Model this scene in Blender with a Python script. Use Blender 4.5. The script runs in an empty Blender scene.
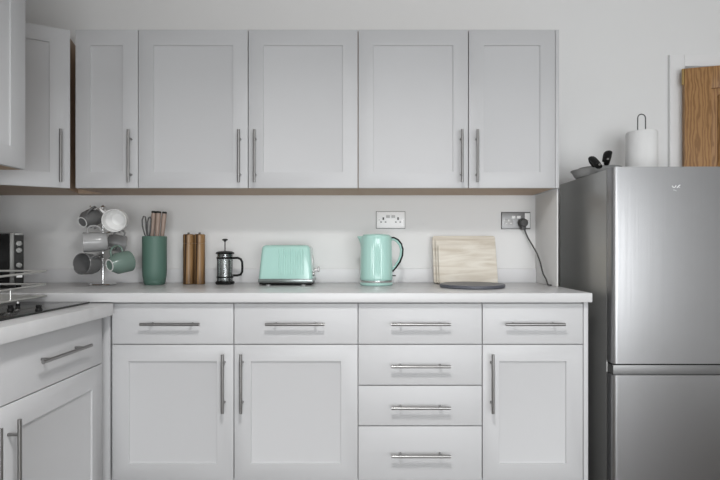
import bpy, bmesh, math, random
from mathutils import Vector, Matrix, Euler
random.seed(7)
S = bpy.context.scene
COL = S.collection
PI = math.pi
CX, CY, F, CZ = 366.0, 248.0, 508.0, 1.08      # principal point, focal length (px), eye height


def P(x, y, d):
    """point of the room seen at picture position x, y and distance d"""
    return Vector(((x - CX) * d / F, d, CZ - (y - CY) * d / F))


# ------------------------------------------------------------------ materials
def mat(name, col, rough=0.5, metal=0.0, spec=0.5, coat=0.0, bump=None, trans=0.0, ior=1.45):
    m = bpy.data.materials.new(name); m.use_nodes = True
    nt = m.node_tree; b = nt.nodes['Principled BSDF']
    b.inputs['Base Color'].default_value = (*col, 1)
    b.inputs['Roughness'].default_value = rough
    b.inputs['Metallic'].default_value = metal
    b.inputs['Specular IOR Level'].default_value = spec
    b.inputs['Coat Weight'].default_value = coat
    b.inputs['Transmission Weight'].default_value = trans
    b.inputs['IOR'].default_value = ior
    if bump:
        scale, strength, stretch = bump
        tc = nt.nodes.new('ShaderNodeTexCoord'); mp = nt.nodes.new('ShaderNodeMapping')
        mp.inputs['Scale'].default_value = stretch
        nz = nt.nodes.new('ShaderNodeTexNoise'); nz.inputs['Scale'].default_value = scale
        nz.inputs['Detail'].default_value = 4
        bp = nt.nodes.new('ShaderNodeBump'); bp.inputs['Strength'].default_value = strength
        bp.inputs['Distance'].default_value = 0.002
        nt.links.new(tc.outputs['Object'], mp.inputs['Vector']); nt.links.new(mp.outputs['Vector'], nz.inputs['Vector'])
        nt.links.new(nz.outputs['Fac'], bp.inputs['Height']); nt.links.new(bp.outputs['Normal'], b.inputs['Normal'])
    return m


def wood(name, c1, c2, rough=0.5, stretch=(1, 1, 0.08), scale=18, dist=1.5, lo=0.3, hi=0.7):
    m = mat(name, c1, rough)
    nt = m.node_tree; b = nt.nodes['Principled BSDF']
    tc = nt.nodes.new('ShaderNodeTexCoord'); mp = nt.nodes.new('ShaderNodeMapping')
    mp.inputs['Scale'].default_value = stretch
    nz = nt.nodes.new('ShaderNodeTexNoise'); nz.inputs['Scale'].default_value = scale
    nz.inputs['Detail'].default_value = 6; nz.inputs['Distortion'].default_value = dist
    rp = nt.nodes.new('ShaderNodeValToRGB')
    rp.color_ramp.elements[0].position = lo; rp.color_ramp.elements[0].color = (*c2, 1)
    rp.color_ramp.elements[1].position = hi; rp.color_ramp.elements[1].color = (*c1, 1)
    nt.links.new(tc.outputs['Object'], mp.inputs['Vector']); nt.links.new(mp.outputs['Vector'], nz.inputs['Vector'])
    nt.links.new(nz.outputs['Fac'], rp.inputs['Fac']); nt.links.new(rp.outputs['Color'], b.inputs['Base Color'])
    return m


def ring_wood(name, c1, c2, rough=0.45):
    """cathedral oak grain: distorted bands"""
    m = mat(name, c1, rough)
    nt = m.node_tree; b = nt.nodes['Principled BSDF']
    tc = nt.nodes.new('ShaderNodeTexCoord'); mp = nt.nodes.new('ShaderNodeMapping')
    mp.inputs['Scale'].default_value = (1, 1, 0.22)
    wv = nt.nodes.new('ShaderNodeTexWave'); wv.wave_type = 'BANDS'; wv.bands_direction = 'X'
    wv.inputs['Scale'].default_value = 20; wv.inputs['Distortion'].default_value = 14
    wv.inputs['Detail'].default_value = 3; wv.inputs['Detail Scale'].default_value = 1.1
    rp = nt.nodes.new('ShaderNodeValToRGB')
    rp.color_ramp.elements[0].position = 0.1; rp.color_ramp.elements[0].color = (*c2, 1)
    rp.color_ramp.elements[1].position = 0.75; rp.color_ramp.elements[1].color = (*c1, 1)
    nt.links.new(tc.outputs['Object'], mp.inputs['Vector']); nt.links.new(mp.outputs['Vector'], wv.inputs['Vector'])
    nt.links.new(wv.outputs['Fac'], rp.inputs['Fac']); nt.links.new(rp.outputs['Color'], b.inputs['Base Color'])
    return m


def pane_glass(name, tint=(1, 1, 1), refl=0.08):
    m = bpy.data.materials.new(name); m.use_nodes = True
    nt = m.node_tree; nt.nodes.clear()
    out = nt.nodes.new('ShaderNodeOutputMaterial'); mx = nt.nodes.new('ShaderNodeMixShader')
    tr = nt.nodes.new('ShaderNodeBsdfTransparent'); tr.inputs['Color'].default_value = (*tint, 1)
    gl = nt.nodes.new('ShaderNodeBsdfGlossy'); gl.inputs['Roughness'].default_value = 0.03
    lw = nt.nodes.new('ShaderNodeLayerWeight'); lw.inputs['Blend'].default_value = 0.35
    ad = nt.nodes.new('ShaderNodeMath'); ad.operation = 'MULTIPLY_ADD'
    ad.inputs[1].default_value = 0.6; ad.inputs[2].default_value = refl; ad.use_clamp = True
    nt.links.new(lw.outputs['Facing'], ad.inputs[0]); nt.links.new(ad.outputs[0], mx.inputs['Fac'])
    nt.links.new(tr.outputs[0], mx.inputs[1]); nt.links.new(gl.outputs[0], mx.inputs[2])
    nt.links.new(mx.outputs[0], out.inputs['Surface'])
    return m


M = {}
M['wall'] = mat('wall_paint', (0.77, 0.77, 0.765), 0.75, bump=(60, 0.08, (1, 1, 1)))
M['ceiling'] = mat('ceiling_paint', (0.8, 0.8, 0.8), 0.85)
M['floor'] = wood('floor_boards', (0.17, 0.15, 0.13), (0.11, 0.095, 0.08), 0.4, (1, 0.1, 1), 14)
M['trim'] = mat('gloss_trim', (0.8, 0.8, 0.8), 0.35)
M['cab'] = mat('cabinet_paint', (0.53, 0.532, 0.54), 0.42, bump=(300, 0.03, (1, 1, 1)))
M['carcass'] = mat('carcass_board', (0.62, 0.62, 0.62), 0.6)
M['oak_carcass'] = wood('oak_carcass', (0.50, 0.37, 0.27), (0.42, 0.30, 0.21), 0.55, (0.1, 1, 1), 20)
M['worktop'] = wood('worktop_laminate', (0.61, 0.61, 0.615), (0.55, 0.55, 0.555), 0.3, (0.12, 1, 1), 9, 0.8, 0.3, 0.65)
M['upstand'] = mat('upstand_laminate', (0.76, 0.76, 0.77), 0.4)
M['steel'] = mat('satin_steel', (0.30, 0.295, 0.29), 0.32, 1.0)
M['band'] = mat('band_steel', (0.27, 0.30, 0.295), 0.28, 1.0)
M['panel_dark'] = mat('panel_dark', (0.02, 0.02, 0.019), 0.45, spec=0.2)
M['plate_steel'] = mat('plate_steel', (0.22, 0.22, 0.22), 0.42, 0.85)
M['dull_steel'] = mat('dull_steel', (0.12, 0.12, 0.115), 0.4, 0.9)
M['chrome'] = mat('chrome', (0.75, 0.75, 0.75), 0.12, 1.0)
M['wire'] = mat('rack_wire', (0.66, 0.66, 0.64), 0.38, 0.75)
M['fridge'] = mat('brushed_steel', (0.33, 0.33, 0.335), 0.34, 1.0, bump=(90, 0.12, (1, 1, 0.02)))
M['fridge_side'] = mat('fridge_side_paint', (0.40, 0.40, 0.39), 0.36, 0.8, bump=(6, 0.25, (1, 1, 0.6)))
M['dark_grey'] = mat('dark_grey_plastic', (0.06, 0.06, 0.06), 0.45)
M['black'] = mat('black_plastic', (0.008, 0.008, 0.008), 0.4, spec=0.3)
M['matt_black'] = mat('matt_black', (0.006, 0.006, 0.006), 0.6, spec=0.2)
M['black_glass'] = mat('black_glass', (0.006, 0.006, 0.006), 0.12, spec=0.15)
M['hob_glass'] = mat('hob_glass', (0.012, 0.012, 0.012), 0.12)
M['white_plastic'] = mat('white_plastic', (0.92, 0.92, 0.92), 0.3)
M['mint'] = mat('mint_enamel', (0.42, 0.66, 0.60), 0.14, coat=0.4)
M['mint_dark'] = mat('mint_trim', (0.33, 0.60, 0.52), 0.25)
M['sage'] = mat('sage_plastic', (0.088, 0.165, 0.133), 0.5)
M['acacia'] = wood('acacia_wood', (0.27, 0.155, 0.065), (0.035, 0.016, 0.007), 0.34, (1.0, 1.0, 0.04), 40, 0.3, 0.44, 0.58)
M['knife_wood'] = wood('knife_handle_wood', (0.40, 0.31, 0.26), (0.26, 0.19, 0.155), 0.5, (1, 1, 0.1), 60)
M['board'] = wood('pale_board_wood', (0.74, 0.70, 0.62), (0.58, 0.52, 0.43), 0.55, (0.12, 1, 1), 28, 1.2, 0.34, 0.62)
M['board_edge'] = M['board']
M['slate'] = mat('slate', (0.10, 0.105, 0.125), 0.4, bump=(40, 0.3, (1, 1, 1)))
M['door_oak'] = ring_wood('door_oak', (0.38, 0.205, 0.08), (0.25, 0.125, 0.044))
M['brass'] = mat('brass', (0.5, 0.35, 0.15), 0.35, 1.0)
M['press_glass'] = pane_glass('press_glass', (0.90, 0.92, 0.92), 0.06)
M['window_glass'] = pane_glass('window_glass', (1, 1, 1), 0.04)
M['mug_white'] = mat('white_glaze', (0.80, 0.80, 0.79), 0.2)
M['mug_pale'] = mat('pale_grey_glaze', (0.35, 0.35, 0.35), 0.18)
M['mug_mid'] = mat('mid_grey_glaze', (0.28, 0.28, 0.28), 0.22)
M['mug_dark'] = mat('dark_grey_glaze', (0.15, 0.15, 0.15), 0.22)
M['mug_green'] = mat('green_glaze', (0.15, 0.215, 0.185), 0.22)
M['paper'] = mat('paper_towel', (0.74, 0.74, 0.735), 0.9, bump=(120, 0.3, (1, 1, 1)))
M['pan_grey'] = mat('pan_grey', (0.36, 0.36, 0.36), 0.45, 0.3)
M['logo_white'] = mat('logo_white', (0.85, 0.85, 0.87), 0.3)
M['print_grey'] = mat('print_grey', (0.3, 0.3, 0.3), 0.5)
M['lamp'] = bpy.data.materials.new('lamp_diffuser'); M['lamp'].use_nodes = True
_b = M['lamp'].node_tree.nodes['Principled BSDF']
_b.inputs['Emission Color'].default_value = (1, 0.97, 0.93, 1); _b.inputs['Emission Strength'].default_value = 2.0


# ------------------------------------------------------------------ mesh helpers
class MB:
    def __init__(self):
        self.bm = bmesh.new()

    def box(self, x0, x1, y0, y1, z0, z1, bev=0.0, seg=2, mtx=None):
        g = bmesh.ops.create_cube(self.bm, size=1)
        vs = g['verts']
        for v in vs:
            v.co = Vector((x0 if v.co.x < 0 else x1, y0 if v.co.y < 0 else y1, z0 if v.co.z < 0 else z1))
        if bev > 0:
            es = list({e for v in vs for e in v.link_edges})
            r = bmesh.ops.bevel(self.bm, geom=es, offset=bev, segments=seg, profile=0.6, affect='EDGES')
            vs = list({v for f in r['faces'] for v in f.verts} | {v for v in vs if v.is_valid})
        if mtx is not None:
            for v in vs: v.co = mtx @ v.co
        return vs

    def tube(self, pts, r, seg=10, closed=False, cap=True, flat=1.0):
        """sweep a round section along points; r may be a list"""
        pts = [Vector(p) for p in pts]; n = len(pts)
        rr = r if isinstance(r, (list, tuple)) else [r] * n
        rings = []; up = None
        for i, p in enumerate(pts):
            a = pts[(i - 1) % n] if (closed or i > 0) else p
            c = pts[(i + 1) % n] if (closed or i < n - 1) else p
            t = (c - a).normalized()
            if up is None:
                up = Vector((0, 0, 1)) if abs(t.z) < 0.9 else Vector((0, 1, 0))
            u = (up - t * up.dot(t))
            if u.length < 1e-5: u = t.orthogonal()
            u.normalize(); w = t.cross(u); up = u
            rings.append([self.bm.verts.new(p + (u * math.cos(2 * PI * k / seg) * flat + w * math.sin(2 * PI * k / seg)) * rr[i]) for k in range(seg)])
        m = n if closed else n - 1
        for i in range(m):
            A, B = rings[i], rings[(i + 1) % n]
            for k in range(seg):
                self.bm.faces.new((A[k], A[(k + 1) % seg], B[(k + 1) % seg], B[k]))
        if cap and not closed:
            self.bm.faces.new(list(reversed(rings[0]))); self.bm.faces.new(rings[-1])

    def cyl(self, p0, p1, r, seg=16):
        self.tube([p0, p1], r, seg)

    def lathe(self, prof, loc=(0, 0, 0), seg=32, mtx=None, rad=None):
        """revolve (r, z) profile round z; ends at r=0 are closed"""
        loc = Vector(loc); rings = []
        for (r, z) in prof:
            if r <= 1e-6:
                rings.append([self.bm.verts.new(Vector((0, 0, z)))])
            else:
                row = []
                for k in range(seg):
                    a = 2 * PI * k / seg
                    q = r if rad is None else rad(r, z, a)
                    row.append(self.bm.verts.new(Vector((q * math.cos(a), q * math.sin(a), z))))
                rings.append(row)
        for i in range(len(rings) - 1):
            A, B = rings[i], rings[i + 1]
            for k in range(seg):
                k2 = (k + 1) % seg
                if len(A) == 1 and len(B) == 1: continue
                if len(A) == 1: self.bm.faces.new((A[0], B[k2], B[k]))
                elif len(B) == 1: self.bm.faces.new((A[k], A[k2], B[0]))
                else: self.bm.faces.new((A[k], A[k2], B[k2], B[k]))
        for row in rings:
            for v in row:
                v.co = (mtx @ v.co if mtx is not None else v.co) + loc

    def prism(self, poly, z0, z1, bev=0.0):
        a = [self.bm.verts.new((x, y, z0)) for x, y in poly]
        b = [self.bm.verts.new((x, y, z1)) for x, y in poly]
        n = len(poly); fs = [self.bm.faces.new(list(reversed(a))), self.bm.faces.new(b)]
        for i in range(n): fs.append(self.bm.faces.new((a[i], a[(i + 1) % n], b[(i + 1) % n], b[i])))
        if bev:
            es = list({e for f in fs for e in f.edges})
            bmesh.ops.bevel(self.bm, geom=es, offset=bev, segments=2, profile=0.6, affect='EDGES')

    def build(self, name, material, parent=None, loc=None, smooth=True, angle=35):
        """link as one object. Mesh coordinates are the parent's local ones (or world ones when top-level)"""
        bmesh.ops.recalc_face_normals(self.bm, faces=self.bm.faces[:])
        if loc is not None:
            for v in self.bm.verts: v.co -= Vector(loc)
        me = bpy.data.meshes.new(name); self.bm.to_mesh(me); self.bm.free()
        if smooth:
            for p in me.polygons: p.use_smooth = True
            me.set_sharp_from_angle(angle=math.radians(angle))
        me.materials.append(material)
        o = bpy.data.objects.new(name, me); COL.objects.link(o)
        if parent is not None: o.parent = parent
        if loc is not None and parent is None: o.location = loc
        return o


def thing(name, label, cat, loc=(0, 0, 0), rz=0.0, group=None):
    o = bpy.data.objects.new(name, None); COL.objects.link(o)
    o.location = loc; o.rotation_euler = (0, 0, rz); o.empty_display_size = 0.05
    o['label'] = label; o['category'] = cat
    if group: o['group'] = group
    return o


def tag(o, label, cat, group=None):
    o['label'] = label; o['category'] = cat
    if group: o['group'] = group
    return o


def struct(o):
    o['kind'] = 'structure'; return o


# ------------------------------------------------------------------ room shell
YB, XL, XR, YF, ZC = 2.63, -2.10, 2.62, -2.1, 2.46
m = MB(); m.box(XL - 0.2, XR + 0.2, YF - 0.2, 4.0, -0.1, 0); struct(m.build('floor', M['floor']))
m = MB(); m.box(XL - 0.2, XR + 0.2, YF - 0.2, YB + 0.14, ZC, ZC + 0.1); struct(m.build('ceiling', M['ceiling']))
DX0, DX1, DZ = 1.640, 2.42, 2.015                      # doorway
m = MB()
m.box(XL - 0.2, DX0, YB, YB + 0.14, 0, ZC); m.box(DX1, XR + 0.2, YB, YB + 0.14, 0, ZC); m.box(DX0, DX1, YB, YB + 0.14, DZ, ZC)
struct(m.build('wall_back', M['wall'], smooth=False))
m = MB(); m.box(XL - 0.2, -1.61, YF, 2.0, 0, ZC); struct(m.build('wall_left', M['wall'], smooth=False))
m = MB(); m.box(XL - 0.2, XL, 2.0, YB, 0, ZC); struct(m.build('wall_alcove', M['wall'], smooth=False))
m = MB(); m.box(XR, XR + 0.2, YF, YB, 0, ZC); struct(m.build('wall_right', M['wall'], smooth=False))
WX0, WX1, WZ0, WZ1 = -0.60, 2.50, 0.12, 1.75           # window behind the camera
m = MB()
m.box(XL - 0.2, WX0, YF - 0.2, YF, 0, ZC); m.box(WX1, XR + 0.2, YF - 0.2, YF, 0, ZC)
m.box(WX0, WX1, YF - 0.2, YF, 0, WZ0); m.box(WX0, WX1, YF - 0.2, YF, WZ1, ZC)
struct(m.build('wall_front', M['wall'], smooth=False))
m = MB()
fw = 0.06
m.box(WX0, WX0 + fw, YF - 0.14, YF - 0.08, WZ0, WZ1); m.box(WX1 - fw, WX1, YF - 0.14, YF - 0.08, WZ0, WZ1)
m.box(WX0 + fw, WX1 - fw, YF - 0.14, YF - 0.08, WZ0, WZ0 + fw); m.box(WX0 + fw, WX1 - fw, YF - 0.14, YF - 0.08, WZ1 - fw, WZ1)
mid = (WX0 + WX1) / 2
m.box(mid - 0.035, mid + 0.035, YF - 0.14, YF - 0.08, WZ0 + fw, WZ1 - fw)
win = struct(m.build('window_1', M['trim']))
m = MB(); m.box(WX0 + fw, mid - 0.035, YF - 0.113, YF - 0.107, WZ0 + fw, WZ1 - fw); m.build('pane', M['window_glass'], win)
m = MB(); m.box(mid + 0.035, WX1 - fw, YF - 0.113, YF - 0.107, WZ0 + fw, WZ1 - fw); m.build('pane', M['window_glass'], win)
m = MB(); m.box(WX0 - 0.05, WX1 + 0.05, YF - 0.08, YF + 0.10, WZ0 - 0.03, WZ0 - 0.001, 0.006); m.build('window_sill', M['trim'], win)
# hall beyond the door
m = MB(); m.box(1.2, XR + 0.2, 3.9, 4.0, 0, ZC); struct(m.build('wall_hall', M['wall'], smooth=False))
# architrave round the doorway
m = MB()
aw = 0.078
m.box(DX0 - aw, DX0 - 0.002, YB - 0.020, YB - 0.0005, 0, DZ + 0.06, 0.004)
m.box(DX1 + 0.002, DX1 + aw, YB - 0.020, YB - 0.0005, 0, DZ + 0.06, 0.004)
m.box(DX0 - 0.002, DX1 + 0.002, YB - 0.020, YB - 0.0005, DZ, DZ + 0.06, 0.004)
struct(m.build('trim_1', M['trim']))
# white end panel between worktop and wall cabinet
m = MB(); m.box(0.8765, 0.8825, 2.332, YB - 0.001, 0.902, 1.3525, 0.0015); struct(m.build('trim_2', M['wall']))
# oak door, standing ajar
droot = bpy.data.objects.new('door_1', None)
m = MB()
dw, dh, dt = 0.785, 1.986, 0.040
st, tr = 0.124, 0.109
# leaf as stiles, rails and raised panels
rows = [(0.22, 0.85), (1.03, dh - tr)]
m.box(0.006, st, -dt, 0, 0.008, dh, 0.002); m.box(dw - st, dw, -dt, 0, 0.008, dh, 0.002)
m.box(dw / 2 - 0.06, dw / 2 + 0.06, -dt, 0, 0.2, dh - 0.05, 0.002)
m.box(st - 0.001, dw - st + 0.001, -dt + 0.0005, -0.0005, 0.008, rows[0][0], 0.001)
m.box(st - 0.001, dw - st + 0.001, -dt + 0.0005, -0.0005, rows[0][1], rows[1][0], 0.001)
m.box(st - 0.001, dw - st + 0.001, -dt + 0.0005, -0.0005, rows[1][1], dh, 0.001)
for (z0, z1) in rows:
    for (x0, x1) in ((st, dw / 2 - 0.06), (dw / 2 + 0.06, dw - st)):
        m.box(x0 - 0.003, x1 + 0.003, -dt + 0.015, -0.015, z0 - 0.003, z1 + 0.003)
        m.box(x0 + 0.03, x1 - 0.03, -dt + 0.003, -0.003, z0 + 0.03, z1 - 0.03, 0.008, 1)
door = struct(m.build('door_1', M['door_oak']))
bpy.data.objects.remove(droot)
door.name = 'door_1'
door.location = (DX0 - 0.026, YB - 0.026, 0); door.rotation_euler = (0, 0, math.radians(-17))
for z in (0.25, 1.945):
    m = MB(); m.cyl((0.0, -0.036, z - 0.04), (0.0, -0.036, z + 0.04), 0.006); m.build('hinge', M['brass'], door)
m = MB(); m.cyl((dw - 0.07, -dt, 1.0), (dw - 0.07, -dt - 0.05, 1.0), 0.01); m.cyl((dw - 0.07, -dt - 0.045, 1.0), (dw - 0.19, -dt - 0.045, 1.0), 0.009)
m.lathe([(0, 0), (0.026, 0), (0.026, 0.008), (0, 0.008)], (dw - 0.07, -dt, 1.0), 20, Matrix.Rotation(PI / 2, 4, 'X')); m.build('door_handle', M['steel'], door)


# ------------------------------------------------------------------ cabinets
def shaker_mb(x0, x1, z0, z1, y, t=0.02, stile=0.07, rail=0.07):
    """framed door: front at y, back at y+t, panel sunk 7 mm with a small moulded step"""
    m = MB()
    vs = m.box(x0, x1, y, y + t, z0, z1)
    bm = m.bm
    front = [f for f in bm.faces if abs(f.normal.y + 1) < 0.01][0]
    def loop(dx, dz, dy):
        return [bm.verts.new(c) for c in ((x0 + dx, y + dy, z0 + dz), (x1 - dx, y + dy, z0 + dz), (x1 - dx, y + dy, z1 - dz), (x0 + dx, y + dy, z1 - dz))]
    fv = sorted(front.verts, key=lambda v: (v.co.z, v.co.x))
    outer = [fv[0], fv[1], fv[3], fv[2]]
    bm.faces.remove(front)
    rings = [outer, loop(stile, rail, 0), loop(stile + 0.001, rail + 0.001, 0.006), loop(stile + 0.006, rail + 0.006, 0.0075)]
    for A, B in zip(rings, rings[1:]):
        for k in range(4): bm.faces.new((A[k], A[(k + 1) % 4], B[(k + 1) % 4], B[k]))
    bm.faces.new(rings[-1])
    es = [e for e in bm.edges if all((abs(v.co.x - x0) < 1e-6 or abs(v.co.x - x1) < 1e-6) and (abs(v.co.z - z0) < 1e-6 or abs(v.co.z - z1) < 1e-6) for v in e.verts)]
    bmesh.ops.bevel(bm, geom=es, offset=0.0018, segments=2, profile=0.5, affect='EDGES')
    return m


def slab_mb(x0, x1, z0, z1, y, t=0.02):
    m = MB(); m.box(x0, x1, y, y + t, z0, z1, 0.0018); return m


def handle(parent, c, y, length, vertical):
    """steel bar handle on two posts, in front of y"""
    m = MB(); r = 0.006; so = 0.034; h = length / 2; s = length * 0.34
    x, z = c
    if vertical:
        m.cyl((x, y - so, z - h), (x, y - so, z + h), r)
        for q in (-s, s): m.cyl((x, y, z + q), (x, y - so, z + q), 0.0048, 12)
    else:
        m.cyl((x - h, y - so, z), (x + h, y - so, z), r)
        for q in (-s, s): m.cyl((x + q, y, z), (x + q, y - so, z), 0.0048, 12)
    return m.build('handle', M['steel'], parent)


ZW = 0.9015       # just above the worktop
G = 0.0018        # half of a joint between fronts
WZ, WH = 1.353, 0.720


def wall_cabinet(label, x0, x1, doors, end_panel=None):
    """doors: list of (xa, xb, handle x)"""
    yf = 2.33
    r = thing('wall_cabinet', label, 'cabinet', ((x0 + x1) / 2, 2.48, WZ), 0, 'white wall cabinets above the worktop')
    ox = (x0 + x1) / 2
    m = MB(); t = 0.018; D0, D1 = yf - 2.48, YB - 0.002 - 2.48
    a, b = x0 - ox + 0.0004, x1 - ox - 0.0004
    m.box(a, a + t, D0, D1, 0, WH); m.box(b - t, b, D0, D1, 0, WH)
    m.box(a + t, b - t, D0, D1, 0, t); m.box(a + t, b - t, D0, D1, WH - t, WH); m.box(a + t, b - t, D1 - 0.008, D1, t, WH - t)
    m.box(a + t, b - t, D0 + 0.03, D1 - 0.008, 0.35, 0.368)
    m.build('carcass', M['oak_carcass'], r, smooth=False)
    for (xa, xb, hx) in doors:
        d = shaker_mb(xa - ox + G, xb - ox - G, 0.0, WH, D0 - 0.0205, stile=0.068, rail=0.072).build('door', M['cab'], r)
        handle(d, (hx - ox, 0.022 + 0.1185), D0 - 0.0205, 0.237, True)
    if end_panel:
        m = MB(); m.box(x1 - ox, x1 - ox + 0.016, D0 - 0.02, D1, 0, WH, 0.001); m.build('end_panel', M['cab'], r)
    return r


H = 0.035
wall_cabinet('narrow one-door white wall cabinet in the back corner, above the mug tree', -1.328, -1.036, [(-1.323, -1.036, -1.036 - 0.030)])
wall_cabinet('wide white wall cabinet with two doors and paired handles, above the toaster', -1.036, -0.036, [(-1.036, -0.536, -0.536 - H), (-0.536, -0.036, -0.536 + H)])
wall_cabinet('one-door white wall cabinet above the kettle and white socket, handle on its right', -0.036, 0.466, [(-0.036, 0.466, 0.466 - H)])
wall_cabinet('right-end white wall cabinet nearest the fridge, handle on its left', 0.466, 0.862, [(0.466, 0.862, 0.466 + H)], True)

# diagonal corner cabinet
ang = math.radians(30)
r0 = Vector((-1.350, 2.318, WZ))
cab = thing('corner_wall_cabinet', 'angled white wall cabinet across the back left corner', 'cabinet', r0, ang, 'white wall cabinets above the worktop')
L = 0.52
R = Matrix.Rotation(-ang, 4, 'Z')
def loc_(x, y):
    v = R @ (Vector((x, y, 0)) - Vector((r0.x, r0.y, 0))); return (v.x, v.y)
far = Vector((r0.x - L * math.cos(ang), r0.y - L * math.sin(ang)))
n = Vector((-math.sin(ang), math.cos(ang))) * 0.022
poly = [loc_(-1.329, YB - 0.002), loc_(-1.329, 2.56), loc_(-1.44, 2.54), loc_(-1.378, 2.3275), loc_(far.x + n.x, far.y + n.y), loc_(XL + 0.002, far.y + n.y), loc_(XL + 0.002, YB - 0.002)]
m = MB(); m.prism(poly, 0, WH); m.build('carcass', M['oak_carcass'], cab, smooth=False)
d = shaker_mb(-L, 0, 0.0, WH, 0.0, stile=0.080, rail=0.068).build('door', M['cab'], cab)
handle(d, (-0.036, 0.0225 + 0.1185), 0.0, 0.237, True)

# wall cabinet on the left wall, close to the camera, 18 mm higher
cab = thing('left_wall_cabinet', 'white wall cabinet nearest the camera, cut off by the left edge', 'cabinet', (-1.27, 1.897, 1.372), PI / 2, 'white wall cabinets above the worktop')
m = MB(); m.box(-1.0, 0, 0.0205, 0.338, 0, WH); m.build('carcass', M['oak_carcass'], cab, smooth=False)
for xa, xb, hx in ((-0.5, 0, -0.5 + H), (-1.0, -0.5, -0.5 - H)):
    d = shaker_mb(xa + G, xb - G, 0, WH, 0, stile=0.078, rail=0.072).build('door', M['cab'], cab)
    handle(d, (hx, 0.14), 0, 0.237, True)

# base cabinets on the back wall
BF = 2.045
def base_cabinet(label, x0, x1, doors, drawers, end_panel=False):
    ox = (x0 + x1) / 2; oy = 2.33
    r = thing('base_cabinet', label, 'cabinet', (ox, oy, 0), 0, 'white base cabinets below the worktop')
    D0, D1 = BF + 0.0205 - oy, YB - 0.03 - oy
    a, b = x0 - ox + 0.0004, x1 - ox - 0.0004; t = 0.018
    m = MB()
    m.box(a, a + t, D0, D1, 0.145, 0.862); m.box(b - t, b, D0, D1, 0.145, 0.862)
    m.box(a + t, b - t, D0, D1, 0.145, 0.163); m.box(a + t, b - t, D0, D1, 0.844, 0.862); m.box(a + t, b - t, D1 - 0.008, D1, 0.163, 0.844)
    m.box(a + t, b - t, D0, D0 + 0.02, 0.68, 0.70)
    m.build('carcass', M['carcass'], r, smooth=False)
    m = MB(); m.box(a, b, D0 + 0.04, D0 + 0.056, 0, 0.145); m.build('plinth', M['cab'], r)
    y = BF - oy
    for (xa, xb, z0, z1) in drawers:
        d = slab_mb(xa - ox + G, xb - ox - G, z0 + G, z1 - G, y).build('drawer', M['cab'], r)
        handle(d, ((xa + xb) / 2 - ox, 0.777 if z1 > 0.8 else (z0 + z1) / 2), y, 0.235, False)
    for (xa, xb, hx) in doors:
        d = shaker_mb(xa - ox + G, xb - ox - G, 0.145, 0.6922 - G, y, stile=0.067, rail=0.066).build('door', M['cab'], r)
        handle(d, (hx - ox, 0.541), y, 0.235, True)
    if end_panel:
        m = MB(); m.box(x1 - ox + 0.001, x1 - ox + 0.019, y - 0.001, D1, 0.0, 0.862, 0.001); m.build('end_panel', M['cab'], r)
    return r


ZT = 0.858
base_cabinet('wide white base cabinet with two drawers over two doors, below the toaster', -1.0315, -0.032,
             [(-1.024, -0.532, -0.532 - 0.037), (-0.532, -0.032, -0.532 + 0.036)], [(-1.024, -0.532, 0.6922, ZT), (-0.532, -0.032, 0.6922, ZT)])
base_cabinet('white base unit of four stacked drawers, below the kettle', -0.032, 0.468, [],
             [(-0.032, 0.468, 0.6922, ZT), (-0.032, 0.468, 0.527, 0.6922), (-0.032, 0.468, 0.3635, 0.527), (-0.032, 0.468, 0.145, 0.3635)])
base_cabinet('white base cabinet beside the fridge, one drawer over one door', 0.468, 0.875,
             [(0.468, 0.875, 0.468 + 0.035)], [(0.468, 0.875, 0.6922, ZT)], True)

# base cabinets on the left wall (their worktop is a step lower)
def left_base(label, y0, y1, hx, post=False):
    r = thing('left_base_cabinet', label, 'cabinet', (-1.045, y1, 0), PI / 2, 'white base cabinets on the left side')
    w = y1 - y0
    m = MB(); m.box(-w + 0.0004, -0.0004, 0.0205, 0.55, 0.10, 0.812); m.build('carcass', M['carcass'], r, smooth=False)
    m = MB(); m.box(-w, 0, 0.06, 0.076, 0, 0.10); m.build('plinth', M['cab'], r)
    d = slab_mb(-w + G, -G, 0.624 + G, 0.806, 0).build('drawer', M['cab'], r)
    handle(d, (-w / 2, 0.722), 0, 0.28, False)
    d = shaker_mb(-w + G, -G, 0.105, 0.624 - G, 0, stile=0.070, rail=0.082).build('door', M['cab'], r)
    handle(d, (hx, 0.44), 0, 0.28, True)
    if post:
        m = MB(); m.box(0.046, 0.066, -0.0075, 0.045, 0.0, 0.812, 0.001); m.build('corner_post', M['cab'], r)
left_base('white base cabinet on the left, one drawer and one door, next to the corner', 1.450, 2.012, -0.562 + 0.033, True)
left_base('white base cabinet cut off by the left edge, only its handle showing', 0.85, 1.450, -0.044)

# worktops and upstand
wt = thing('worktop', 'long white worktop along the back wall', 'worktop', (-0.6, 2.32, 0.864))
m = MB(); m.box(XL + 0.001 + 0.6, 0.900 + 0.6, 2.018 - 2.32, YB - 0.001 - 2.32, 0, 0.037, 0.003); m.build('top', M['worktop'], wt)
m = MB(); m.box(XL + 0.001 + 0.6, 0.876 + 0.6, 2.612 - 2.32, YB - 0.0005 - 2.32, 0.0375, 0.0375 + 0.072, 0.002); m.build('upstand', M['upstand'], wt)
m = MB(); m.box(-1.608, -1.002, 0.85, 2.016, 0.814, 0.861, 0.003)
tag(m.build('side_worktop', M['worktop'], loc=(-1.305, 1.43, 0.814)), 'lower white worktop on the left carrying the hob and dish rack', 'worktop')

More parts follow.
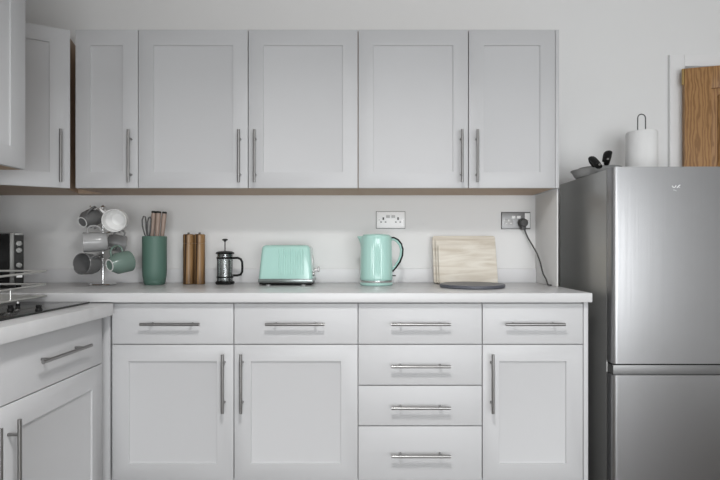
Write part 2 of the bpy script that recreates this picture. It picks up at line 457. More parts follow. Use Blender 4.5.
# ------------------------------------------------------------------ fridge freezer
FX0, FX1, FZ, FYF = 0.965, 1.510, 1.398, 1.985
fr = thing('fridge_freezer', 'tall stainless steel fridge freezer with two doors', 'fridge', ((FX0 + FX1) / 2, 2.26, 0))
def fl(x): return x - (FX0 + FX1) / 2
m = MB(); m.box(fl(FX0 + 0.001), fl(FX1 - 0.001), 2.042 - 2.26, 2.535 - 2.26, 0.02, FZ - 0.001, 0.006); m.build('body', M['fridge_side'], fr)
def fdoor(z0, z1):
    poly = []; rad = 0.018; y0, y1 = FYF - 2.26, 2.034 - 2.26
    a, b = fl(FX0), fl(FX1)
    poly += [(a, y1)]
    for k in range(7):
        t = k / 6 * PI / 2; poly.append((a + rad - rad * math.cos(t), y0 + rad - rad * math.sin(t)))
    nseg = 12
    for k in range(7):
        t = k / 6 * PI / 2; poly.append((b - rad + rad * math.sin(t), y0 + rad - rad * math.cos(t)))
    poly += [(b, y1)]
    m = MB(); m.prism(poly, z0, z1, 0.0); return m
m = fdoor(0.6275, FZ); m.build('freezer_door', M['fridge'], fr)
ld = fdoor(0.06, 0.582).build('fridge_door', M['fridge'], fr)
m = MB(); m.box(fl(FX0 + 0.008), fl(FX1 - 0.008), 1.999 - 2.26, 2.034 - 2.26, 0.582, 0.6195, 0.003); m.build('grip_rail', M['plate_steel'], fr)
m = MB(); m.box(fl(FX0 + 0.006), fl(FX1 - 0.006), 2.034 - 2.26, 2.0425 - 2.26, 0.06, FZ - 0.004); m.build('door_seal', M['dark_grey'], fr)
m = MB(); m.box(fl(FX0 + 0.004), fl(FX1 - 0.004), 2.0 - 2.26, 2.034 - 2.26, 0.6195, 0.6275); m.build('gap_strip', M['black'], fr)
m = MB(); m.box(fl(FX0 + 0.01), fl(FX1 - 0.01), 2.05 - 2.26, 2.5 - 2.26, 0, 0.02); m.build('foot_frame', M['black'], fr)
# little white script mark
m = MB()
def mark(pts, r=0.0019):
    m.tube([Vector((fl((x - CX) * FYF / F), FYF - 2.26 - 0.0008, CZ - (y - CY) * FYF / F)) for x, y in pts], r, 6)
mark([(672.0, 185.8), (672.6, 187.0), (674.0, 187.6), (675.4, 186.8), (675.8, 185.4)])
mark([(676.8, 187.9), (678.0, 186.6), (679.0, 185.6), (680.0, 185.0)])
mark([(678.2, 186.8), (679.0, 187.4), (679.8, 187.6)], 0.0009)
mark([(673.0, 190.2), (674.2, 189.8), (675.2, 190.6), (676.4, 190.9)], 0.0006)
m.build('logo', M['logo_white'], fr)['label'] = 'small white script logo'

# ------------------------------------------------------------------ things on the fridge
def frying_pan(label, c, r, z, hdir, pts):
    o = thing('frying_pan', label, 'frying pan', (c[0], c[1], z), 0, 'frying pans on the fridge')
    m = MB(); h = 0.030
    m.lathe([(0, 0), (r * 0.78, 0), (r * 0.84, 0.004), (r * 0.97, h), (r, h + 0.001), (r, h + 0.004), (r * 0.955, h + 0.003), (r * 0.82, 0.007), (0, 0.006)], seg=40)
    m.build('pan_body', M['pan_grey'], o)
    loc = Vector((c[0], c[1], z))
    m = MB(); m.tube([Vector(p) - loc for p in pts], [0.011, 0.015, 0.018, 0.018, 0.016], 12, flat=0.7); hd = m.build('handle', M['matt_black'], o)
    tip = Vector(pts[-1]) - loc; pre = Vector(pts[-2]) - loc
    q = tip.lerp(pre, 0.25)
    m = MB()
    ring = [q + Vector((0.0030 * math.cos(t), -0.0165, 0.0030 * math.sin(t))) for t in [2 * PI * k / 14 for k in range(14)]]
    m.tube(ring, 0.0016, 6, closed=True); m.build('hanging_ring', M['steel'], hd)
    return o


ZF = FZ + 0.0005
c1 = (1.048, 2.31)
frying_pan('larger grey frying pan under the other pan, black handle tip low at the left', c1, 0.110, ZF, None,
           [(0.992, 2.205, 1.436), (0.974, 2.185, 1.452), (0.963, 2.16, 1.458), (0.959, 2.125, 1.440), (0.957, 2.09, 1.416)])
c2 = (1.066, 2.315)
frying_pan('smaller grey frying pan stacked on top, black handle standing higher', c2, 0.092, ZF + 0.008 + 0.004, None,
           [(1.052, 2.222, 1.446), (1.046, 2.2, 1.470), (1.038, 2.18, 1.486), (1.027, 2.165, 1.472), (1.018, 2.157, 1.450)])
# paper towel roll on its holder
pr = thing('paper_towel_holder', 'white paper towel roll on a wire-loop holder, on the fridge', 'paper towel', (1.302, 2.40, ZF))
m = MB(); m.lathe([(0, 0), (0.078, 0), (0.080, 0.003), (0.078, 0.008), (0, 0.008)], seg=40); m.build('base', M['chrome'], pr)
m = MB(); m.lathe([(0.02, 0.009), (0.065, 0.009), (0.0685, 0.014), (0.0685, 0.222), (0.065, 0.228), (0.02, 0.228), (0.02, 0.009)], seg=48); m.build('paper_roll', M['paper'], pr)
m = MB()
w = 0.0185; pts = [(-w, 0, 0.008), (-w, 0, 0.295)] + [(-w * math.cos(t), 0, 0.295 + w * math.sin(t)) for t in [PI * k / 10 for k in range(1, 10)]] + [(w, 0, 0.295), (w, 0, 0.008)]
m.tube(pts, 0.0026, 8); m.build('wire_loop', M['dark_grey'], pr)

# ------------------------------------------------------------------ left side: hob, dish rack, mini oven
hob = thing('hob', 'black glass hob set in the lower left worktop', 'hob', (-1.33, 1.72, 0.8615))
m = MB(); m.box(-0.24, 0.24, -0.28, 0.285, 0, 0.007, 0.002); m.build('glass_top', M['hob_glass'], hob)
for (x, y, r) in ((-0.12, -0.15, 0.085), (0.10, -0.15, 0.07), (-0.12, 0.14, 0.07)):
    m = MB(); m.tube([(x + r * math.cos(t), y + r * math.sin(t), 0.0072) for t in [2 * PI * k / 40 for k in range(40)]], 0.0012, 6, closed=True); m.build('ring_mark', M['print_grey'], hob)
for k in range(4):
    m = MB(); m.lathe([(0, 0.007), (0.011, 0.007), (0.011, 0.012), (0.008, 0.016), (0.0095, 0.024), (0.008, 0.026), (0, 0.026)], (0.222 - 0.095 * k, 0.0, 0), 16); m.build('knob', M['black'], hob)

ZH = 0.8685
rk = thing('dish_rack', 'steel wire dish drying rack standing over the hob', 'dish rack', (-1.375, 1.78, ZH + 0.0005))
def rl(x, y, z): return Vector((x + 1.375, y - 1.78, z - ZH - 0.0005))
rx0, rx1, ry0, ry1 = -1.52, -1.250, 1.56, 2.000
def rim(m, z, r, ins=0.0, hang=0.0):
    c = [(rx0 + ins, ry0 + ins), (rx1 - ins, ry0 + ins), (rx1 - ins, ry1 - ins), (rx0 + ins, ry1 - ins)]
    pts = []
    for i, (x, y) in enumerate(c):
        for k in range(5):
            t = PI + i * PI / 2 + k / 4 * PI / 2; q = 0.02
            cx = x + (q if i in (0, 3) else -q); cy = y + (q if i in (0, 1) else -q)
            yy = cy + q * math.sin(t); pts.append(rl(cx + q * math.cos(t), yy, z - hang * (ry1 - yy)))
    m.tube(pts, r, 8, closed=True)
m = MB(); rim(m, 0.990, 0.0040, 0.0, 0.03); m.build('top_rim', M['wire'], rk)
m = MB(); rim(m, 0.938, 0.0036, 0.001, 0.02); m.build('middle_rim', M['wire'], rk)
m = MB(); rim(m, 0.892, 0.0042, 0.001)
y = ry0 + 0.03
while y < ry1 - 0.02:
    m.tube([rl(rx0 + 0.003, y, 0.892), rl(rx0 + 0.05, y, 0.897), rl((rx0 + rx1) / 2, y, 0.900), rl(rx1 - 0.05, y, 0.897), rl(rx1 - 0.003, y, 0.892)], 0.0030, 6); y += 0.030
m.build('base_grid', M['wire'], rk)
def upright(a, b):
    m = MB(); m.tube([a, b], 0.0018, 6); m.build('upright', M['wire'], rk)
y = ry0 + 0.06
while y < ry1 - 0.16:
    upright(rl(rx1 - 0.003, y, 0.892), rl(rx1 - 0.003, y, 0.938)); upright(rl(rx0 + 0.003, y, 0.892), rl(rx0 + 0.003, y, 0.990)); y += 0.085
for x in (rx0 + 0.06, rx1 - 0.06): upright(rl(x, ry0 + 0.001, 0.892), rl(x, ry0 + 0.001, 0.990))

for x, y in ((rx0 + 0.02, ry0 + 0.05), (rx1 - 0.004, ry0 + 0.05), (rx1 - 0.004, 1.83), (rx0 + 0.02, 1.83)):
    m = MB(); m.tube([rl(x, y, ZH + 0.0006), rl(x, y, 0.895)], 0.004, 8); lg = m.build('leg', M['wire'], rk)
    m = MB(); m.cyl(rl(x, y, ZH + 0.0006), rl(x, y, ZH + 0.012), 0.007, 12); m.build('foot_cap', M['black'], lg)

OA = math.radians(35)
ov = thing('mini_oven', 'black and steel mini oven in the corner at the left edge', 'oven', (-1.516, 2.25, ZW), OA)
def ol(x, y, z): return (x + 1.512, y - 2.25, z - ZW)
def obox(m, x0, x1, y0, y1, z0, z1, b=0.0):
    a = ol(x0, y0, z0); c = ol(x1, y1, z1); m.box(a[0], c[0], a[1], c[1], a[2], c[2], b)
m = MB(); obox(m, -1.885, -1.512, 2.268, 2.545, 0.921, 1.147, 0.003); m.build('body', M['dark_grey'], ov)
m = MB(); obox(m, -1.882, -1.564, 2.250, 2.267, 0.928, 1.143, 0.002); dd = m.build('door', M['black_glass'], ov)
m = MB(); m.cyl(ol(-1.86, 2.225, 1.115), ol(-1.60, 2.225, 1.115), 0.007)
for x in (-1.84, -1.62): m.cyl(ol(x, 2.225, 1.115), ol(x, 2.250, 1.115), 0.005)
m.build('handle', M['steel'], dd)
m = MB(); obox(m, -1.563, -1.546, 2.246, 2.267, 0.921, 1.147, 0.002); m.build('frame_strip', M['dull_steel'], ov)
m = MB(); obox(m, -1.5455, -1.512, 2.252, 2.267, 0.921, 1.136, 0.001); m.build('control_panel', M['panel_dark'], ov)
m = MB(); obox(m, -1.546, -1.512, 2.250, 2.267, 1.1365, 1.147, 0.001); m.build('top_strip', M['dull_steel'], ov)
for z in (1.100, 1.070, 1.005):
    m = MB(); m.lathe([(0, 0), (0.0125, 0), (0.011, 0.014), (0, 0.015)], ol(-1.529, 2.252, z), 20, Matrix.Rotation(PI / 2, 4, 'X')); m.build('knob', M['dull_steel'], ov)
m = MB(); obox(m, -1.539, -1.517, 2.248, 2.252, 0.950, 0.968, 0.001); m.build('button', M['white_plastic'], ov)
for x in (-1.865, -1.53):
    for y in (2.29, 2.525):
        m = MB(); m.cyl(ol(x, y, ZW + 0.0001), ol(x, y, 0.922), 0.010); m.build('foot', M['black'], ov)

# ------------------------------------------------------------------ mug tree
TX, TY = (103 - CX) / F * 2.46, 2.46
tree = thing('mug_tree', 'chrome mug tree holding six mugs', 'mug tree', (TX, TY, ZW))
m = MB(); m.lathe([(0, 0), (0.058, 0), (0.060, 0.003), (0.056, 0.007), (0.012, 0.010), (0, 0.010)], seg=36); m.build('base', M['chrome'], tree)
m = MB(); m.cyl((0, 0, 0.008), (0, 0, 0.370), 0.0052, 12); m.lathe([(0, 0.363), (0.008, 0.368), (0.010, 0.376), (0.006, 0.384), (0, 0.386)], seg=16); m.build('post', M['chrome'], tree)


def rot_to(axis, side):
    z = Vector(axis).normalized(); x = Vector(side) - z * Vector(side).dot(z); x.normalize(); y = z.cross(x)
    return Matrix((x, y, z)).transposed().to_4x4()


def mug(label, px, py, d, mouth, hdir, material, r=0.046, h=0.095, taper=0.82, ring=False):
    c = P(px, py, d)
    o = thing('mug', label, 'mug', c, 0, 'mugs on the mug tree')
    Rm = rot_to(mouth, hdir)
    m = MB(); w = 0.0038; b = r * taper
    m.lathe([(0, -h / 2 + 0.002), (b * 0.72, -h / 2 + 0.002), (b * 0.76, -h / 2), (b * 0.9, -h / 2), (b * 0.98, -h / 2 + 0.006), (r * 0.97, -h * 0.15), (r, h / 2 - 0.002), (r - w / 2, h / 2),
             (r - w, h / 2 - 0.002), (r * 0.97 - w, -h * 0.15), (b * 0.9 - w, -h / 2 + 0.009), (0, -h / 2 + 0.007)], seg=36, mtx=Rm)
    m.build('cup', material, o)
    if ring:
        m = MB(); m.lathe([(b * 0.74, -h / 2 - 0.0012), (b * 0.92, -h / 2 - 0.0012), (b * 0.92, -h / 2 - 0.0002), (b * 0.74, -h / 2 - 0.0002), (b * 0.74, -h / 2 - 0.0012)], seg=36, mtx=Rm)
        m.build('foot_ring', M['mug_white'], o)['label'] = 'pale unglazed foot ring'
    e = 0.030
    prof = [(r - 0.002, h * 0.30), (r + e * 0.6, h * 0.29), (r + e * 0.95, h * 0.17), (r + e, 0.0), (r + e * 0.85, -h * 0.15), (r + e * 0.4, -h * 0.27), (b + 0.003, -h * 0.31)]
    pts = [(Rm @ Vector((x, 0, z))) for x, z in prof]
    m = MB(); m.tube(pts, 0.0048, 10); m.build('handle', material, o)
    # arm of the tree that passes through the handle
    q = c + Rm @ Vector((r + e * 0.55, 0, 0.0)) - Vector((TX, TY, ZW))
    a = Vector((0, 0, max(q.z - 0.012, 0.05)))
    mid = a.lerp(q, 0.6) + (Rm @ Vector((1, 0, 0))) * 0.016
    yv = (Rm @ Vector((0, 1, 0))); yv = yv if (q.x * yv.x + q.y * yv.y) > 0 else -yv
    m = MB(); m.tube([a, mid, q, q + yv * 0.012 + Vector((0, 0, 0.012))], 0.0032, 8); m.build('arm', M['chrome'], tree)


mug('dark grey mug hanging top left on the mug tree, base towards the camera', 89, 219, 2.46, (0.26, 0.86, 0.40), (0.55, 0.1, 0.8), M['mug_dark'], 0.043, 0.085, 0.66, True)
mug('white mug hanging top right on the mug tree', 116, 220, 2.37, (0.22, -0.90, -0.12), (-0.75, 0.1, 0.62), M['mug_white'], 0.053, 0.085, 0.62)
mug('shiny pale grey mug lying sideways at the middle of the mug tree', 95.5, 242, 2.35, (-0.90, -0.42, -0.05), (0.1, -0.15, 0.95), M['mug_pale'], 0.046, 0.10, 0.9)
mug('mid grey mug partly hidden at the right middle of the mug tree', 116.5, 243, 2.54, (0.75, 0.55, -0.20), (-0.1, -0.5, 0.8), M['mug_mid'], 0.043, 0.080, 0.85)
mug('dark grey mug hanging bottom left on the mug tree, mouth towards the camera', 88.5, 264, 2.335, (-0.22, -0.96, 0.06), (0.82, 0.1, 0.55), M['mug_dark'], 0.049, 0.085, 0.85)
mug('dark green mug hanging bottom right on the mug tree', 119.5, 263, 2.36, (0.50, 0.84, 0.18), (-0.25, -0.1, 0.92), M['mug_green'], 0.050, 0.10, 0.62, True)

# ------------------------------------------------------------------ knife holder with knives and scissors
K = 1.047
KX, KY = (154.6 - CX) / F * 2.48, 2.48
kb = MB()
kb.lathe([(0, 0), (0.045, 0), (0.049, 0.004), (0.056, 0.040), (0.0578, 0.07), (0.0578, 0.222), (0.0565, 0.225), (0.053, 0.224), (0.052, 0.012), (0, 0.010)], seg=48)
kh = kb.build('knife_holder', M['sage']); kh.location = (KX, KY, ZW); kh.scale = (0.98, 0.98, K)
tag(kh, 'sage green round knife holder on the worktop', 'knife holder')
def knife(label, px0, px1, ytop, dy, w, cap_col):
    zb = 0.0115
    top = P(px1, ytop, KY + dy); bot = P(px0, 238, KY + dy)
    o = thing('kitchen_knife', label, 'knife', (KX, KY + dy, ZW + zb), 0, 'knives in the green holder')
    L0 = Vector((KX, KY + dy, ZW + zb))
    d = (top - bot).normalized()
    guard = bot - d * 0.012
    m = MB(); m.tube([guard - L0, guard.lerp(top, 0.15) - L0, guard.lerp(top, 0.6) - L0, guard.lerp(top, 0.93) - L0], [w * 0.72, w * 0.85, w, w * 0.98], 12, flat=1.0)
    h = m.build('handle', M['knife_wood'], o)
    m = MB(); m.tube([guard.lerp(top, 0.93) - L0, guard.lerp(top, 0.98) - L0, top - L0], [w * 1.02, w * 1.02, w * 0.7], 12); m.build('end_cap', M[cap_col], h)
    m = MB()
    tip = Vector((guard.x - d.x * 0.10, guard.y, guard.z - 0.16)) - L0; g = guard - L0
    m.box(-0.0008, 0.0008, -0.013, 0.013, 0, 1, 0)
    for v in m.bm.verts:
        s = v.co.z; v.co = Vector((v.co.x, v.co.y * (1 if s < 0.5 else 0.4), 0)) + g.lerp(tip, s)
    m.build('blade', M['steel'], o)
knife('leftmost wooden-handled knife in the green holder', 151.8, 154.0, 211.0, 0.004, 0.0115, 'black')
knife('middle wooden-handled knife in the green holder', 157.0, 158.6, 211.2, -0.010, 0.0120, 'black')
knife('rightmost wooden-handled knife in the green holder', 162.0, 164.6, 211.6, 0.008, 0.0110, 'black')
sc = thing('scissors', 'dark grey scissors standing in the green knife holder', 'scissors', (KX - 0.03, KY - 0.005, ZW + 0.012))
s0 = Vector((KX - 0.03, KY - 0.005, ZW + 0.012))
for (xs, q) in (([(146.3, 239), (144.2, 233), (142.4, 226), (142.2, 220), (143.6, 216.2), (145.4, 216.8), (145.9, 222), (146.2, 230), (147.4, 239)], 2.476),
                ([(148.2, 239), (147.3, 230), (147.6, 222), (148.8, 217.6), (150.3, 217.0), (151.0, 219), (150.6, 226), (149.9, 233), (149.2, 239)], 2.468)):
    m = MB(); m.tube([P(x, y, q) - s0 for x, y in xs], 0.0034, 8); m.build('finger_loop', M['dark_grey'], sc)
m = MB(); m.box(-0.006, 0.006, -0.004, -0.002, 0.0005, 0.232); m.box(0.000, 0.011, -0.001, 0.001, 0.0005, 0.232); m.build('blades', M['steel'], sc)

# ------------------------------------------------------------------ salt and pepper mills
def mill(label, px, notch):
    x = (px - CX) / F * 2.513
    o = thing('mill', label, 'pepper mill', (x, 2.513, ZW), 0, 'wooden mills'); o.scale = (K, K, K)
    r = 0.0253
    m = MB(); m.lathe([(0, 0), (r - 0.002, 0), (r, 0.002), (r, 0.1915), (r - 0.001, 0.1925), (0, 0.1925)], seg=36); m.build('body', M['acacia'], o)
    m = MB(); m.lathe([(0, 0.1930), (r - 0.001, 0.1930), (r, 0.1940), (r, 0.232), (r - 0.0035, 0.2355), (0, 0.2355)], seg=36); hd = m.build('head', M['acacia'], o)
    m = MB(); m.lathe([(0, 0.2355), (0.005, 0.2355), (0.006, 0.240), (0.004, 0.244), (0, 0.2445)], seg=16); m.build('top_knob', M['steel'], hd)
mill('wooden mill on the left of the pair, beside the green knife holder', 188.6, False)
mill('wooden mill on the right of the pair, beside the coffee press', 199.6, True)

# ------------------------------------------------------------------ coffee press
px_, pd = (225.0 - CX) / F * 2.513, 2.513
cp = thing('coffee_press', 'small glass coffee press with black frame and handle', 'coffee press', (px_, pd, ZW)); cp.scale = (K, K, K)
m = MB(); m.lathe([(0, 0.001), (0.042, 0.001), (0.044, 0.004), (0.044, 0.010), (0.040, 0.014), (0, 0.014)], seg=36)
for k in range(4):
    a = PI / 4 + k * PI / 2; m.cyl((0.038 * math.cos(a), 0.038 * math.sin(a), 0), (0.038 * math.cos(a), 0.038 * math.sin(a), 0.008), 0.008)
m.build('base', M['black'], cp)
m = MB(); m.lathe([(0, 0.0145), (0.034, 0.0145), (0.0365, 0.018), (0.0365, 0.142), (0.0352, 0.142), (0.0352, 0.019), (0, 0.0165)], seg=40); m.build('beaker', M['press_glass'], cp)
m = MB()
for z0, z1 in ((0.118, 0.128), (0.030, 0.036)):
    m.lathe([(0.0372, z0), (0.0388, z0), (0.0388, z1), (0.0372, z1), (0.0372, z0)], seg=40)
for k in range(4):
    a = PI / 4 + k * PI / 2; c, s = math.cos(a), math.sin(a)
    m.tube([(0.038 * c, 0.038 * s, 0.012), (0.038 * c, 0.038 * s, 0.128)], 0.0028, 8)
m.build('frame', M['black'], cp)
m = MB(); m.lathe([(0, 0.1425), (0.042, 0.1425), (0.043, 0.146), (0.041, 0.150), (0.030, 0.155), (0.006, 0.157), (0, 0.157)], seg=40)
m.lathe([(0.0345, 0.130), (0.0345, 0.142)], seg=40); m.build('lid', M['black'], cp)
m = MB(); m.cyl((0, 0, 0.036), (0, 0, 0.208), 0.0028); m.build('plunger_rod', M['dark_grey'], cp)
m = MB(); m.lathe([(0, 0.200), (0.005, 0.201), (0.007, 0.205), (0.0135, 0.207), (0.0135, 0.211), (0.008, 0.214), (0, 0.2145)], seg=24); m.build('plunger_knob', M['black'], cp)
m = MB(); m.lathe([(0, 0.034), (0.0345, 0.034), (0.0345, 0.039), (0, 0.041)], seg=36)
for z in (0.050,): m.lathe([(0.030, z), (0.034, z), (0.034, z + 0.002), (0.030, z + 0.002), (0.030, z)], seg=30)
m.build('filter', M['steel'], cp)
m = MB(); m.tube([(0.0385, 0, 0.123), (0.060, 0, 0.124), (0.074, 0, 0.118), (0.081, 0, 0.105), (0.082, 0, 0.08), (0.081, 0, 0.058), (0.074, 0, 0.045), (0.058, 0, 0.041), (0.0385, 0, 0.041)], 0.0055, 10, flat=1.0); m.build('handle', M['black'], cp)

# ------------------------------------------------------------------ toaster
tx = (286 - CX) / F * 2.44; ty = 2.497
to = thing('toaster', 'mint green two-slice toaster with a ribbed front', 'toaster', (tx, ty, ZW)); to.scale = (K, K, K)
m = MB()
zb, zt = 0.030, 0.184
vs = m.box(-0.1235, 0.1235, -0.078, 0.078, zb, zt)
for v in m.bm.verts:
    if v.co.z > 0.1: v.co.x *= 0.885; v.co.y *= 0.90
es = [e for e in m.bm.edges if max(v.co.z for v in e.verts) > 0.1]
bmesh.ops.bevel(m.bm, geom=es, offset=0.021, segments=6, profile=0.55, affect='EDGES')
def ffront(z): return -0.078 + (z - zb) / (zt - zb) * 0.0078
for k in range(11):
    x = -0.028 + k * 0.0108
    m.tube([(x * 1.02, ffront(zb + 0.02) - 0.0002, zb + 0.02), (x, ffront(zt - 0.03) - 0.0004, zt - 0.030), (x, ffront(zt - 0.018) + 0.0015, zt - 0.018), (x * 0.99, ffront(zt) + 0.012, zt - 0.003)], [0.0022, 0.0030, 0.0030, 0.0018], 8)
tb = m.build('body', M['mint'], to)
m = MB(); m.box(-0.1240, 0.1240, -0.0785, 0.0785, 0.0125, 0.0298, 0.004); m.build('chrome_band', M['band'], to)
m = MB(); m.box(-0.119, 0.119, -0.073, 0.073, 0.004, 0.0123, 0.002); m.build('base', M['black'], to)
for x in (-0.08, 0.08):
    for y in (-0.058, 0.058):
        m = MB(); m.cyl((x, y, 0), (x, y, 0.008), 0.010); m.build('foot', M['white_plastic'], to)
for y in (-0.024, 0.024):
    m = MB(); m.box(-0.075, 0.075, y - 0.014, y + 0.014, zt - 0.004, zt + 0.0006, 0.0003); m.build('slot', M['black'], to)
m = MB(); m.box(0.112, 0.118, -0.012, 0.012, 0.040, 0.135, 0.001); m.build('lever_track', M['steel'], to)
m = MB(); m.box(0.112, 0.148, -0.0045, 0.0045, 0.062, 0.073, 0.002); m.box(0.141, 0.148, -0.016, 0.016, 0.058, 0.084, 0.003); m.build('lever', M['steel'], to)
m = MB(); m.lathe([(0, 0), (0.010, 0), (0.009, 0.012), (0, 0.0125)], (0.116, -0.030, 0.050), 18, Matrix.Rotation(PI / 2, 4, 'Y')); m.build('browning_knob', M['steel'], to)

# ------------------------------------------------------------------ kettle
kx, ky = (376.3 - CX) / F * 2.455, 2.455
ke = thing('kettle', 'mint green electric kettle with a black-backed curved handle', 'kettle', (kx, ky, ZW)); ke.scale = (K, K, K)
m = MB(); m.lathe([(0, 0), (0.073, 0), (0.0765, 0.004), (0.0765, 0.010), (0.073, 0.0135), (0, 0.0135)], seg=48); m.build('power_base', M['mint'], ke)
m = MB(); m.lathe([(0, 0.0138), (0.0735, 0.0138), (0.0745, 0.017), (0.0745, 0.023), (0, 0.023)], seg=48); m.build('chrome_ring', M['chrome'], ke)
def krad(r, z, a):
    q = r
    if r > 0.05 and 0.03 < z < 0.20:
        w = max(0.0, math.cos(a + PI / 2)) ** 6 if math.cos(a + PI / 2) > 0 else 0
        q += 0.0008 * math.cos(a * 60) * w * min(1, (0.20 - z) / 0.02) * min(1, (z - 0.03) / 0.02)
    da = abs((a - PI + PI) % (2 * PI) - PI)
    if z > 0.17 and r > 0.05:
        f = max(0.0, 1 - da / 0.42); s = min(1, (z - 0.17) / 0.052)
        q += 0.017 * f * f * (3 - 2 * f) * s * s
    return q
prof = [(0, 0.0232), (0.073, 0.0232), (0.0755, 0.027), (0.0758, 0.035)]
prof += [(0.0758 - 0.0045 * k / 16, 0.035 + 0.187 * k / 16) for k in range(1, 17)]
prof += [(0.0705, 0.2245), (0.0685, 0.2245), (0.067, 0.218), (0, 0.218)]
m = MB(); m.lathe(prof, seg=240, rad=krad); kbody = m.build('body', M['mint'], ke)
m = MB(); m.lathe([(0, 0.2185), (0.0655, 0.2185), (0.066, 0.226), (0.060, 0.232), (0.030, 0.2355), (0, 0.236)], seg=48); m.build('lid', M['mint'], ke)
# handle: mint inner bow, black outer strip
def hp(off):
    xy = [(390.3, 237.6), (394.0, 237.4), (398.2, 239.6), (401.4, 243.6), (403.0, 249.0), (402.6, 255.5), (400.2, 262.0), (396.2, 267.6), (392.4, 271.8)]
    out = []
    c = Vector((390, 255))
    for x, y in xy:
        v = Vector((x, y)); v = v + (v - c).normalized() * off
        p = P(v.x, v.y, ky); out.append((p - Vector((kx, ky, ZW))) / K)
    return out
m = MB(); m.tube(hp(-2.0), [0.008, 0.0085, 0.009, 0.009, 0.009, 0.0085, 0.008, 0.007, 0.006], 12, flat=0.62); hk = m.build('handle', M['mint'], ke)
m = MB(); m.tube(hp(-0.2), [0.0075] * 9, 12, flat=0.55); m.build('handle_grip', M['black'], hk)
m = MB(); m.box(0.0745, 0.090, -0.006, 0.006, 0.040, 0.046, 0.002); m.build('switch', M['dark_grey'], ke)

# ------------------------------------------------------------------ chopping boards and round slate
def chopping_board(label, x0, x1, yb, ytop, tilt, th=0.016):
    Lh = (ytop) / math.cos(tilt)
    m = MB()
    w = x1 - x0; rr = 0.012; poly = []
    for (cx, cy, a0) in ((w - rr, Lh - rr, 0), (rr, Lh - rr, PI / 2), (rr, rr, PI), (w - rr, rr, 1.5 * PI)):
        for k in range(5): t = a0 + k / 4 * PI / 2; poly.append((cx + rr * math.cos(t), cy + rr * math.sin(t)))
    m.prism(poly, 0, th, 0.002)
    Rx = Matrix.Rotation(PI / 2 - tilt, 4, 'X')
    lo = 1e9
    for v in m.bm.verts: v.co = Rx @ v.co; lo = min(lo, v.co.z)
    for v in m.bm.verts: v.co.z -= lo
    o = m.build('chopping_board', M['board']); o.location = (x0, yb, ZW + 0.0002)
    return tag(o, label, 'chopping board', 'pale wooden chopping boards')
tl = math.radians(15)
chopping_board('rearmost and tallest of the pale wooden chopping boards, nearest the wall', 0.338, 0.657, 2.540, 0.2365, tl)
chopping_board('middle one of the three pale wooden chopping boards', 0.350, 0.650, 2.5180, 0.216, tl)
chopping_board('front pale wooden chopping board, shortest, behind the dark slate', 0.359, 0.645, 2.4960, 0.1915, tl)
m = MB(); m.lathe([(0, 0), (0.142, 0), (0.147, 0.003), (0.147, 0.013), (0.1455, 0.015), (0, 0.015)], seg=72)
sl = m.build('slate_board', M['slate']); sl.location = (0.486, 2.327, ZW)
tag(sl, 'round dark slate board lying in front of the chopping boards', 'serving board')

# ------------------------------------------------------------------ sockets
def socket(label, px, py, plate_mat, slot_mat, rocker_mat):
    c = P(px, py, YB)
    o = thing('wall_socket', label, 'socket', (c.x, YB, c.z), 0, 'double wall sockets')
    m = MB(); m.box(-0.0735, 0.0735, -0.0085, -0.0004, -0.0425, 0.0425, 0.003); pl = m.build('plate', plate_mat, o)
    m = MB(); m.box(-0.0755, 0.0755, -0.0032, -0.0004, -0.0445, 0.0445, 0.0008); m.build('shadow_rim', M['dark_grey'], o)  # dark border added as the plate's shadow outline on the wall
    if slot_mat is not None:
        for s in (-0.038, 0.038):
            m = MB()
            m.box(s - 0.0042, s + 0.0042, -0.0092, -0.0084, 0.000, 0.0135)
            for q in (-0.0115, 0.0115): m.box(s + q - 0.0042, s + q + 0.0042, -0.0092, -0.0084, -0.0135, -0.0085)
            m.build('pin_slots', slot_mat, o)
    for s in (-0.0135, 0.0135):
        m = MB(); m.box(s - 0.0095, s + 0.0095, -0.0115, -0.0084, 0.010, 0.024, 0.001); m.build('rocker_switch', rocker_mat, o)
    for s in (-0.060, 0.060):
        m = MB(); m.lathe([(0, 0), (0.0032, 0), (0.003, 0.0008), (0, 0.001)], (s, -0.0085, 0.0), 12, Matrix.Rotation(PI / 2, 4, 'X')); m.build('screw', M['steel'], o)
    return o, c
M['rocker_grey'] = mat('grey_rocker', (0.5, 0.5, 0.5), 0.4)
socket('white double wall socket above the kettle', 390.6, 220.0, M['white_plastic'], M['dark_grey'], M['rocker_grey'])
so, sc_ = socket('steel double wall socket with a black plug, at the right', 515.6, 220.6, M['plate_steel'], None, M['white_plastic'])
for s in (-0.038, 0.038):
    m = MB(); m.box(s - 0.022, s + 0.022, -0.0095, -0.0084, -0.024, 0.007, 0.001); ins = m.build('insert', M['white_plastic'] if s > 0 else M['rocker_grey'], so)
    m = MB(); m.box(s - 0.0032, s + 0.0032, -0.0102, -0.0094, -0.004, 0.005)
    for q in (-0.0115, 0.0115): m.box(s + q - 0.0042, s + q + 0.0042, -0.0102, -0.0094, -0.0175, -0.0125)
    m.build('pin_slots', M['white_plastic'] if s < 0 else M['dark_grey'], so)
m = MB(); m.box(0.045, 0.0715, -0.0093, -0.0084, -0.038, 0.038, 0.0005); m.build('white_strip', M['white_plastic'], so)
pc = P(523.6, 222.8, 2.60)
pg = thing('power_plug', 'black plug and cable hanging from the steel socket', 'plug', (pc.x, YB - 0.0105, pc.z))
m = MB(); m.lathe([(0, 0), (0.0235, 0), (0.0245, 0.004), (0.0215, 0.026), (0.016, 0.031), (0, 0.032)], (0, 0, 0), 24, Matrix.Rotation(PI / 2, 4, 'X')); m.box(-0.012, 0.012, -0.026, -0.002, -0.036, -0.01, 0.004)
m.build('plug_body', M['dark_grey'], pg)
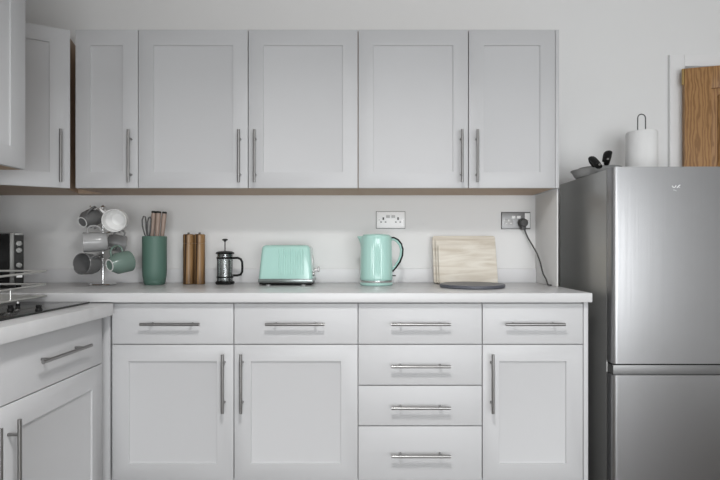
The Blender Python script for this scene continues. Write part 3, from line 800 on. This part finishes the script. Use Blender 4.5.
pts = [(524.6, 229.2, 2.60), (525.4, 232, 2.598), (528, 238, 2.59), (532.5, 245.5, 2.57), (537, 253.5, 2.54), (540.2, 262, 2.50), (541.8, 269, 2.47), (543.2, 274, 2.445), (546.0, 279, 2.42), (548.0, 282.6, 2.40)]
q0 = Vector((pc.x, YB - 0.0105, pc.z))
m = MB(); pv = [P(*p) for p in pts]; pv[-1].z = ZW + 0.0042
pv.append(Vector((0.8695, 2.385, ZW + 0.0042)))
m.tube([p - q0 for p in pv], 0.0037, 8); m.build('cable', M['dark_grey'], pg)

# ------------------------------------------------------------------ ceiling lamp and light
cl = thing('ceiling_lamp', 'round white flush ceiling lamp', 'ceiling lamp', (0.0, 0.55, ZC))
m = MB(); m.lathe([(0, -0.0005), (0.19, -0.0005), (0.195, -0.02), (0.185, -0.045), (0.18, -0.045), (0.18, -0.03), (0, -0.03)], seg=48); m.build('rim', M['white_plastic'], cl)
m = MB(); m.lathe([(0, -0.031), (0.179, -0.031), (0.176, -0.045), (0, -0.060)], seg=48); m.build('diffuser', M['lamp'], cl)


def area(name, loc, rot, sx, sy, power, col=(1, 1, 1), disk=False):
    l = bpy.data.lights.new(name, 'AREA'); l.energy = power; l.color = col
    l.shape = 'DISK' if disk else 'RECTANGLE'; l.size = sx
    if not disk: l.size_y = sy
    o = bpy.data.objects.new(name, l); COL.objects.link(o); o.location = loc; o.rotation_euler = rot
    return o


area('ceiling_lamp_light', (0.0, 0.55, ZC - 0.075), (0, 0, 0), 0.34, 0.34, 30, (1, 0.99, 0.98), True).data.spread = math.radians(152)
area('window_daylight', ((WX0 + WX1) / 2, YF - 0.30, (WZ0 + WZ1) / 2), (PI / 2, 0, 0), WX1 - WX0, WZ1 - WZ0, 128, (0.965, 0.985, 1.0))
w = bpy.data.worlds.new('World'); S.world = w; w.use_nodes = True
bg = w.node_tree.nodes['Background']; bg.inputs['Color'].default_value = (0.85, 0.92, 1, 1); bg.inputs['Strength'].default_value = 0.8

# ------------------------------------------------------------------ camera
cd = bpy.data.cameras.new('Camera'); cam = bpy.data.objects.new('Camera', cd); COL.objects.link(cam)
cam.location = (0, 0, CZ); cam.rotation_euler = (PI / 2, 0, 0)
cd.sensor_width = 36; cd.lens = F / 720 * 36; cd.shift_x = -(CX - 360) / 720; cd.shift_y = (CY - 240) / 720
cd.clip_start = 0.02; S.camera = cam
vs = S.view_settings
vs.view_transform = 'Standard'; vs.look = 'None'; vs.exposure = -0.02; vs.gamma = 1; vs.use_curve_mapping = False
